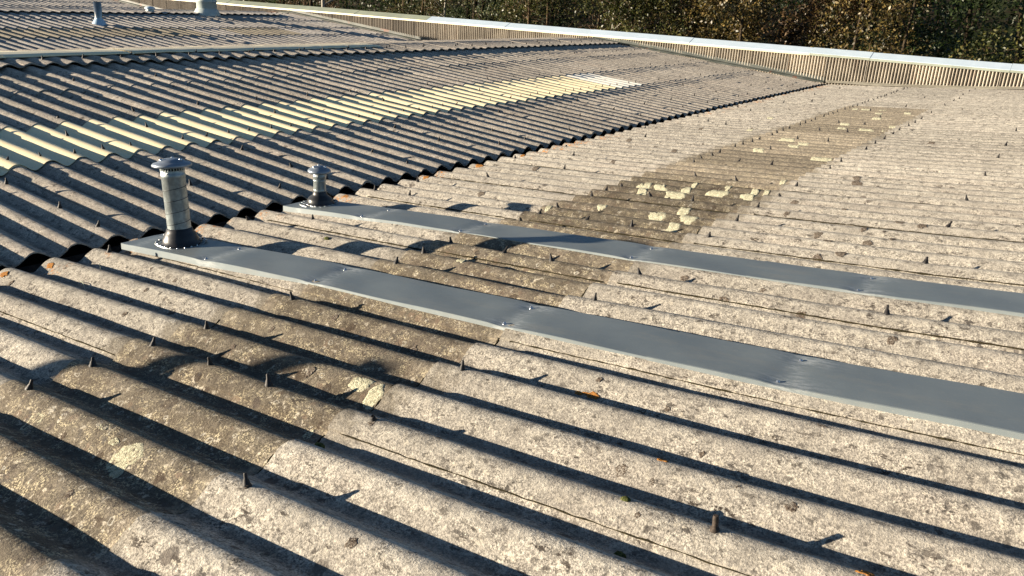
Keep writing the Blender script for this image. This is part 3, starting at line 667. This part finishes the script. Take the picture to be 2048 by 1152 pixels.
# ------------------------------------------------------------------ vents on the farther slope
def zDs(x): return .025 + SB * (-8.1 - x)
t = thing('flue_pipe', 'slim polished metal flue with pale blue skirt on the farther slope', 'flue', (-10.50, 8.30, zDs(-10.5) - .02))
mb = MB(); mb.lathe([(.062, .0), (.062, .385), (.056, .385), (.056, .25)], 32); p_ = mb.build('pipe', M_SHINY, t)
mb = MB(); mb.lathe([(.058, .370), (.0001, .369)], 24); mb.build('dark_opening', M_INSIDE, t)
mb = MB(); mb.lathe([(.125, 0), (.115, .03), (.085, .08), (.066, .105), (.063, .12)], 32); mb.build('skirt', M_BOOTB, t)
t = thing('dome_vent', 'low white dome vent near the second ridge', 'vent', (-11.97, 10.25, zDs(-11.97) - .01))
mb = MB(); mb.lathe([(.075, 0), (.085, .03), (.075, .06), (.07, .08)], 28); mb.build('throat', M_PALE, t)
mb = MB(); mb.lathe([(.07, .075), (.10, .08), (.10, .09), (.085, .11), (.045, .122), (.0001, .127)], 28); mb.build('dome', M_COPW, t)
t = thing('duct', 'fat pale cylindrical duct rising out of the picture by the second ridge', 'duct', (-11.78, 11.43, zDs(-11.78) - .02))
mb = MB(); mb.lathe([(.20, .0), (.20, .27), (.213, .275), (.213, .30), (.20, .305), (.195, .37), (.18, .38)], 40); mb.build('pipe', M_PALE, t)
mb = MB(); mb.lathe([(.265, .0), (.262, .05), (.235, .09), (.215, .13), (.202, .14)], 40); mb.build('skirt', M_PALE, t)
mb = MB(); mb.lathe([(.18, .382), (.23, .39), (.23, .40), (.14, .43), (.0001, .44)], 40); mb.build('cowl', M_PALE, t)

# ------------------------------------------------------------------ gable wall
wall = thing('gable_wall', 'long low wall of upright ribbed cladding with metal coping closing off the roofs', 'wall')
X0, X1 = -25.0, 8.4; RP = .047; NR = 13
def panel_mesh(seed):
    rg = np.random.default_rng(seed); n = NR * 8; v = []; f = []
    for z in (-.18, .46):
        for i in range(n + 1):
            u = i / 8; c = math.cos(2 * math.pi * u); y = -.028 * c / (abs(c) + .16) * 1.16
            v.append((i / 8 * RP * (NR + .0) / NR, y + rg.normal(0, .0003), z))
    f = [(i, i + 1, n + 2 + i, n + 1 + i) for i in range(n)]
    me = bpy.data.meshes.new('cladding_sheet'); me.from_pydata(v, [], f); me.materials.append(M_CLAD); me.update(); return me
PM = [panel_mesh(s) for s in range(4)]
x = X0; i = 0
while x < X1 - .3:
    o = link('cladding_sheet', PM[i % 4], wall, (x, YW + RNG.uniform(-.003, .003), 0)); o.rotation_euler.y = RNG.normal(0, .003)
    o.rotation_euler.z = -.008; x += NR * RP - .004 + (.018 if RNG.random() < .4 else 0); i += 1
mb = MB(); mb.box((X0, YW + .05, -4.0), (X1, YW + .14, .46)); mb.build('wall_body', M_WALLB, wall)
def cop(xa, xb, m, ml, dz):
    mb = MB(); L = [(YW - .045, .470), (YW - .040, .476), (YW + .15, .556), (YW + .155, .50)]
    v = [(xx, y, z + dz) for xx in (xa, xb) for y, z in L]; v += [(a, b_ + .0, c - .004) for a, b_, c in v]
    f = [(j, j + 4, j + 5, j + 1) for j in range(3)] + [(0, 1, 2, 3)[::-1], (4, 5, 6, 7)]
    mb.add(v, f); o = mb.build('coping', m, wall)
    mb = MB(); mb.box((xa, YW - .047, .437 + dz), (xb, YW - .043, .4695 + dz)); mb.box((xa, YW - .043, .437 + dz), (xb, YW - .012, .440 + dz)); mb.build('coping_lip', ml, o)
xs = [X0, -22.0, -19.5, -17.0, -14.6, -12.3, -10.2, -8.12, -6.1, -4.2, -2.2, -.12, .8, 2.72, 4.6, 6.5, X1]
for i in range(len(xs) - 1):
    a, b_ = xs[i] + .002, xs[i + 1] - .002
    cop(a, b_, M_COPG if b_ < -8 else M_COPW, M_LIPC if b_ < 0 else M_LIPG, .0 + (.004 if i % 2 else 0) + (.006 if b_ < -8 else 0))
# base flashing following the roof line in lengths
def base_fl(pts, m=M_FLASH, hgt=.075, out=.07):
    for (xa, za), (xb, zb) in zip(pts[:-1], pts[1:]):
        n = max(1, int(abs(xb - xa) / 1.4)); 
        for i in range(n):
            u0, u1 = i / n, (i + 1) / n; a, b_ = xa + (xb - xa) * u0, xa + (xb - xa) * u1; c, d = za + (zb - za) * u0, za + (zb - za) * u1; mb = MB(); v = []; nn = 14
            for j in range(nn + 1):
                w = j / nn; xx = a + (b_ - a) * w; zz = c + (d - c) * w; e = .006 * math.sin(xx * 5.1) + RNG.normal(0, .0015)
                v += [(xx, YW - .026, zz + hgt), (xx, YW - .034, zz + .022), (xx, YW - out, zz + .012), (xx, YW - out - .012, zz - .004 + e), (xx, YW - out - .013, zz - .010 + e)]
            f = [(j * 5 + q, j * 5 + q + 1, (j + 1) * 5 + q + 1, (j + 1) * 5 + q) for j in range(nn) for q in range(4)]
            mb.add(v, f); mb.build('base_flashing', m, wall)
base_fl([(-20.4, .41), (-16.4, .05)]); base_fl([(-16.4, .05), (-12.3, .40)], hgt=.03); base_fl([(-12.3, .41), (-8.2, .05)]); base_fl([(-8.2, .03), (-4.1, .39)], hgt=.025); base_fl([(-4.1, .41), (XB, .045)])
base_fl([(XA - .08, .05), (1.4, .11), (2.25, .17), (4.2, .35)], M_APRON, .030, .05)

# building walls below the roofs, and the ground
mb = MB(); mb.box((-25, -1.8, -4), (8.4, -1.6, -.05)); mb.box((8.3, -1.6, -4), (8.4, YW, -.1)); mb.box((-25, -1.6, -4), (-24.9, YW, .0)); tag(mb.build('building_wall', M_WALLB), 'plain outer walls carrying the factory roof', 'wall')
def ground_mat():
    m, nt, b = mat('leaf_litter', .95, 0, .1); g = G(nt)
    c = g.mix(g.ramp(g.noise(3, 5, .7), .4, .6), (.012, .010, .007), (.03, .022, .014)); c = g.mix(g.math('MULTIPLY', g.ramp(g.noise(.4, 3, .6), .5, .6), .6), c, (.03, .045, .015))
    nt.links.new(c, b.inputs['Base Color']); return m
n = 40; gv = []; gf = []
for j in range(n + 1):
    for i in range(n + 1):
        X = -300 + 600 * i / n; Y = -300 + 600 * j / n; gv.append((X, Y, -4.0 + (0 if Y < 16 else .5 * math.sin(X * .05) + .4 * math.cos(Y * .07))))
gf = [(j * (n + 1) + i, j * (n + 1) + i + 1, (j + 1) * (n + 1) + i + 1, (j + 1) * (n + 1) + i) for j in range(n) for i in range(n)]
tag(mesh_obj('ground', gv, gf, ground_mat()), kind='structure')

# ------------------------------------------------------------------ trees
def leaf_mat(name, cols, rough=.45, trans=.25):
    m, nt, b = mat(name, rough, 0, .45); g = G(nt)
    geo = g.n('ShaderNodeNewGeometry'); cr = g.n('ShaderNodeValToRGB'); el = cr.color_ramp.elements
    el[0].position = 0; el[0].color = (*cols[0], 1); el[1].position = 1; el[1].color = (*cols[-1], 1)
    for i, c in enumerate(cols[1:-1]): e = el.new((i + 1) / (len(cols) - 1)); e.color = (*c, 1)
    nt.links.new(geo.outputs['Random Per Island'], cr.inputs[0])
    c = g.mix(g.ramp(g.noise(1.6, 3, .6), .4, .65), cr.outputs[0], (.5, .5, .5), 'MULTIPLY') if False else cr.outputs[0]
    nt.links.new(c, b.inputs['Base Color'])
    tr = g.n('ShaderNodeBsdfTranslucent'); nt.links.new(c, tr.inputs[0]); mx = g.n('ShaderNodeMixShader'); mx.inputs[0].default_value = trans
    out = nt.nodes['Material Output']; nt.links.new(b.outputs[0], mx.inputs[1]); nt.links.new(tr.outputs[0], mx.inputs[2]); nt.links.new(mx.outputs[0], out.inputs[0])
    return m
LG = leaf_mat('olive_leaves', [(.022, .032, .008), (.05, .06, .014), (.10, .095, .024), (.03, .042, .010), (.16, .14, .045)])
LY = leaf_mat('golden_leaves', [(.035, .028, .010), (.10, .075, .024), (.055, .055, .016), (.22, .155, .045), (.07, .045, .016), (.03, .038, .011)])
LB_ = leaf_mat('brown_leaves', [(.045, .026, .012), (.09, .052, .022), (.06, .042, .016), (.15, .09, .04)])
LD = leaf_mat('dark_green_leaves', [(.015, .03, .008), (.03, .055, .012), (.05, .07, .02), (.02, .035, .012)])
LN = leaf_mat('conifer_needles', [(.012, .025, .008), (.03, .05, .014), (.045, .07, .02)], .6, .1)
BK = crust('brown_bark', (.03, .024, .016), (.075, .056, .038), (.015, .012, .008))
BW = crust('pale_birch_bark', (.32, .29, .24), (.50, .47, .40), (.06, .05, .04))
BT = crust('pale_twig_bark', (.07, .048, .03), (.15, .105, .065), (.03, .02, .012))
def leaves(cent, spread, n, size, m, parent, name='crown', needle=False):
    """n bent leaf blades gathered round the given centres"""
    cent = np.array(cent); pick = RNG.integers(len(cent), size=n)
    c = cent[pick] + RNG.normal(0, 1, (n, 3)) * np.array(spread)
    d = RNG.normal(0, 1, (n, 3)); d /= np.linalg.norm(d, axis=1)[:, None]
    e = RNG.normal(0, 1, (n, 3)); e -= (e * d).sum(1)[:, None] * d; e /= np.linalg.norm(e, axis=1)[:, None]
    nn = np.cross(d, e); s = size * RNG.uniform(.55, 1.35, n)[:, None]; w = .12 if needle else .36
    v = np.empty((n, 4, 3)); v[:, 0] = c - d * s; v[:, 2] = c + d * s; v[:, 1] = c + e * s * w * 1.4 + nn * s * .15; v[:, 3] = c - e * s * w * 1.4 + nn * s * .15
    me = bpy.data.meshes.new(name); me.vertices.add(4 * n); me.vertices.foreach_set('co', v.reshape(-1))
    me.loops.add(4 * n); me.loops.foreach_set('vertex_index', np.arange(4 * n)); me.polygons.add(n); me.polygons.foreach_set('loop_start', np.arange(n) * 4); me.polygons.foreach_set('loop_total', np.full(n, 4))
    me.materials.append(m); me.update(calc_edges=True)
    o = link(name, me, parent); return o
def wander(p, d, L, n, jit, sag=0):
    p = np.array(p, float); d = np.array(d, float); d /= np.linalg.norm(d); out = [p.copy()]
    for i in range(n):
        d = d + RNG.normal(0, jit, 3); d[2] -= sag; d /= np.linalg.norm(d); p = p + d * L / n; out.append(p.copy())
    return out
def tree(name, label, x, y, H, cr, m, bark, nl, ls, r=.10, lean=(0, 0), zc=(.35, 1.0), twigs=30, conifer=False, group=None, blotch=None):
    t = thing(name, label, 'tree', (x, y, -4.1), group)
    trunk = MB(); pts = [(lean[0] * u * H + .05 * math.sin(u * 7 + x), lean[1] * u * H + .05 * math.cos(u * 5), u * H) for u in np.linspace(0, 1, 12)]
    trunk.tube(pts, [r * (1 - .85 * u) + .008 for u in np.linspace(0, 1, 12)], 9); limbs = []; cent = []
    nb = 16 if not conifer else 30
    for i in range(nb):
        u = RNG.uniform(*zc) * .97; j = u * 11; a = int(j); f_ = j - a; p = np.array(pts[a]) * (1 - f_) + np.array(pts[min(a + 1, 11)]) * f_
        ang = RNG.uniform(0, 6.28); up = .5 if not conifer else -.15; L = cr * RNG.uniform(.6, 1.1) * ((1.15 - u) * 1.3 if conifer else 1)
        w = wander(p, (math.cos(ang), math.sin(ang), up), L, 6, .18)
        trunk.tube(w, [r * .38 * (1 - .8 * q / 6) * (1 - .5 * u) + .004 for q in range(7)], 5); limbs.append(w); cent += w[2:]
    trunk.build('trunk', bark, t)
    if twigs:
        tw = MB()
        for i in range(twigs):
            w = limbs[RNG.integers(len(limbs))]; p = w[RNG.integers(2, 7)]
            q = wander(p, RNG.normal(0, 1, 3) + (0, 0, .1), cr * RNG.uniform(.35, .8), 6, .35); tw.tube(q, [.009 * (1 - .13 * k) for k in range(7)], 3); cent += q[2:]
        o = tw.build('twigs', BT, t); o['kind'] = 'stuff'
    if nl:
        cent = np.array(cent); extra = []
        for i in range(70):
            extra.append(cent[RNG.integers(len(cent))] + RNG.normal(0, cr * .22, 3))
        leaves(np.concatenate([cent, extra]), (cr * (.085 if not conifer else .12),) * 3, nl, ls, m, t, needle=conifer)
    return t
# nearer row, from the far left end of the wall to the right frame edge
row = [(-22.5, 17.8, LG, BK, 'olive'), (-20.3, 18.4, LY, BK, 'golden'), (-18.3, 17.6, LG, BK, 'olive'),
       (-5.0, 17.6, LG, BK, 'olive'), (-3.6, 18.3, LY, BK, 'golden'), (-2.4, 17.3, LY, BK, 'golden'), (-1.1, 18.2, LB_, BK, 'brown'),
       (-.1, 17.4, LY, BK, 'golden'), (.35, 18.6, LD, BK, 'dark green'), (.75, 17.4, LY, BK, 'golden'), (3.25, 17.7, LG, BK, 'olive'), (4.4, 17.6, LG, BK, 'olive'), (6.2, 18.5, LY, BK, 'golden')]
where = ['at the far end of the wall, first from the duct', 'at the far end of the wall behind the duct', 'left of the thick birch trunk',
         'just beyond the barkless brown trunk', 'behind the wall above the farthest end of the valley', 'leaning over the coping where the valley meets the wall', 'russet, behind the middle of the white coping',
         'with bare pale twigs over the white coping', 'darkest, filling the gap among golden ones', 'low over the coping joint, lit by the sun', 'at the edge of the picture past the dark hollow', 'just outside the picture past the dark hollow', 'well outside the picture at the wall end']
for (x, y, m_, bk, cn), w in zip(row, where):
    tree('leafy_tree', f'{cn} leafed tree {w}', x, y, 6.6, 1.25, m_, bk, 12500, .034, .05, twigs=70, zc=(.4, 1.0), group='leafy trees beyond the gable wall')
# birches and bare stems
for i, (x, y, r, b_, lab) in enumerate(((-15.2, 18, .10, BW, 'thick white birch trunk close behind the sage coping'), (-5.63, 18, .045, BW, 'slim white birch standing against dark wood above the ridge end'), (-3.8, 18, .10, BT, 'stout brown trunk just behind the white coping'),
                                       (-12.9, 19, .05, BT, 'pale thin trunk among brown twigs near the coping colour change'), (-11.1, 18.6, .035, BW, 'thinnest pale stem beside the dark conifer'), (-9.6, 19.5, .05, BT, 'buff trunk between the conifer and the slim birch'), (-7.6, 18.2, .04, BT, 'slender buff stem left of the slim birch'), (-17.0, 19, .06, BT, 'buff trunk left of the thick birch'))):
    tree('bare_tree', lab, x, y, 7.5, 1.1, None, b_, 0, 0, r, twigs=110, zc=(.42, 1.0), group='bare trees beyond the gable wall')
for i, (x, y, lab) in enumerate(((-10.2, 18.7, 'dark green conifer behind the start of the white coping'), (-8.9, 20.5, 'second conifer, deeper in the wood beside the first'), (-13.9, 20.3, 'loose conifer right of the thick birch'))):
    tree('conifer', lab, x, y, 8.0, 1.7, LN, BK, 12000, .06, .09, twigs=20, zc=(.3, 1.0), conifer=True, group='conifers beyond the gable wall')
for i, (x, y, lab) in enumerate(((-11.9, 18.6, 'brown leafed bush over the sage coping near its end'), (-16.2, 18.2, 'brown bush beside the thick birch'), (-8.0, 18.0, 'rusty brown bush below the slender buff stem'), (-6.5, 18.9, 'brown bush left of the slim white birch'))):
    tree('brown_tree', lab, x, y, 6.2, 1.4, LB_ if i % 2 else LG, BT, 9500, .030, .05, twigs=170, zc=(.45, 1.0), group='brown trees beyond the gable wall')
# the far wood behind them reads as one mass
cs = []
for i in range(900): cs.append((RNG.uniform(-40, 8), RNG.uniform(22, 27), RNG.uniform(-3, 4.5)))
o = leaves(cs, (.5, .5, .4), 170000, .055, LD, None, 'distant_woodland'); tag(o, 'deep shaded woodland filling the background beyond the single trees', 'woodland', kind='stuff')
mb = MB()
for i in range(60):
    x, y = RNG.uniform(-40, 10), RNG.uniform(21.5, 26); w = wander((x, y, -4), (RNG.normal(0, .06), 0, 1), 11, 10, .05); mb.tube(w, [.09 * (1 - .08 * k) for k in range(11)], 6)
o = mb.build('woodland_trunks', BK); tag(o, 'slender trunks deep in the shaded wood', 'woodland', kind='stuff')
v = [(-70, 34, -5), (40, 34, -5), (40, 34, 9), (-70, 34, 9)]
hill = mesh_obj('hillside', [(-120, 32, -4.2), (80, 32, -4.2), (80, 60, 12), (-120, 60, 12), (-120, 200, 14), (80, 200, 14)], [(0, 1, 2, 3), (3, 2, 5, 4)], ground_mat()); tag(hill, kind='structure')
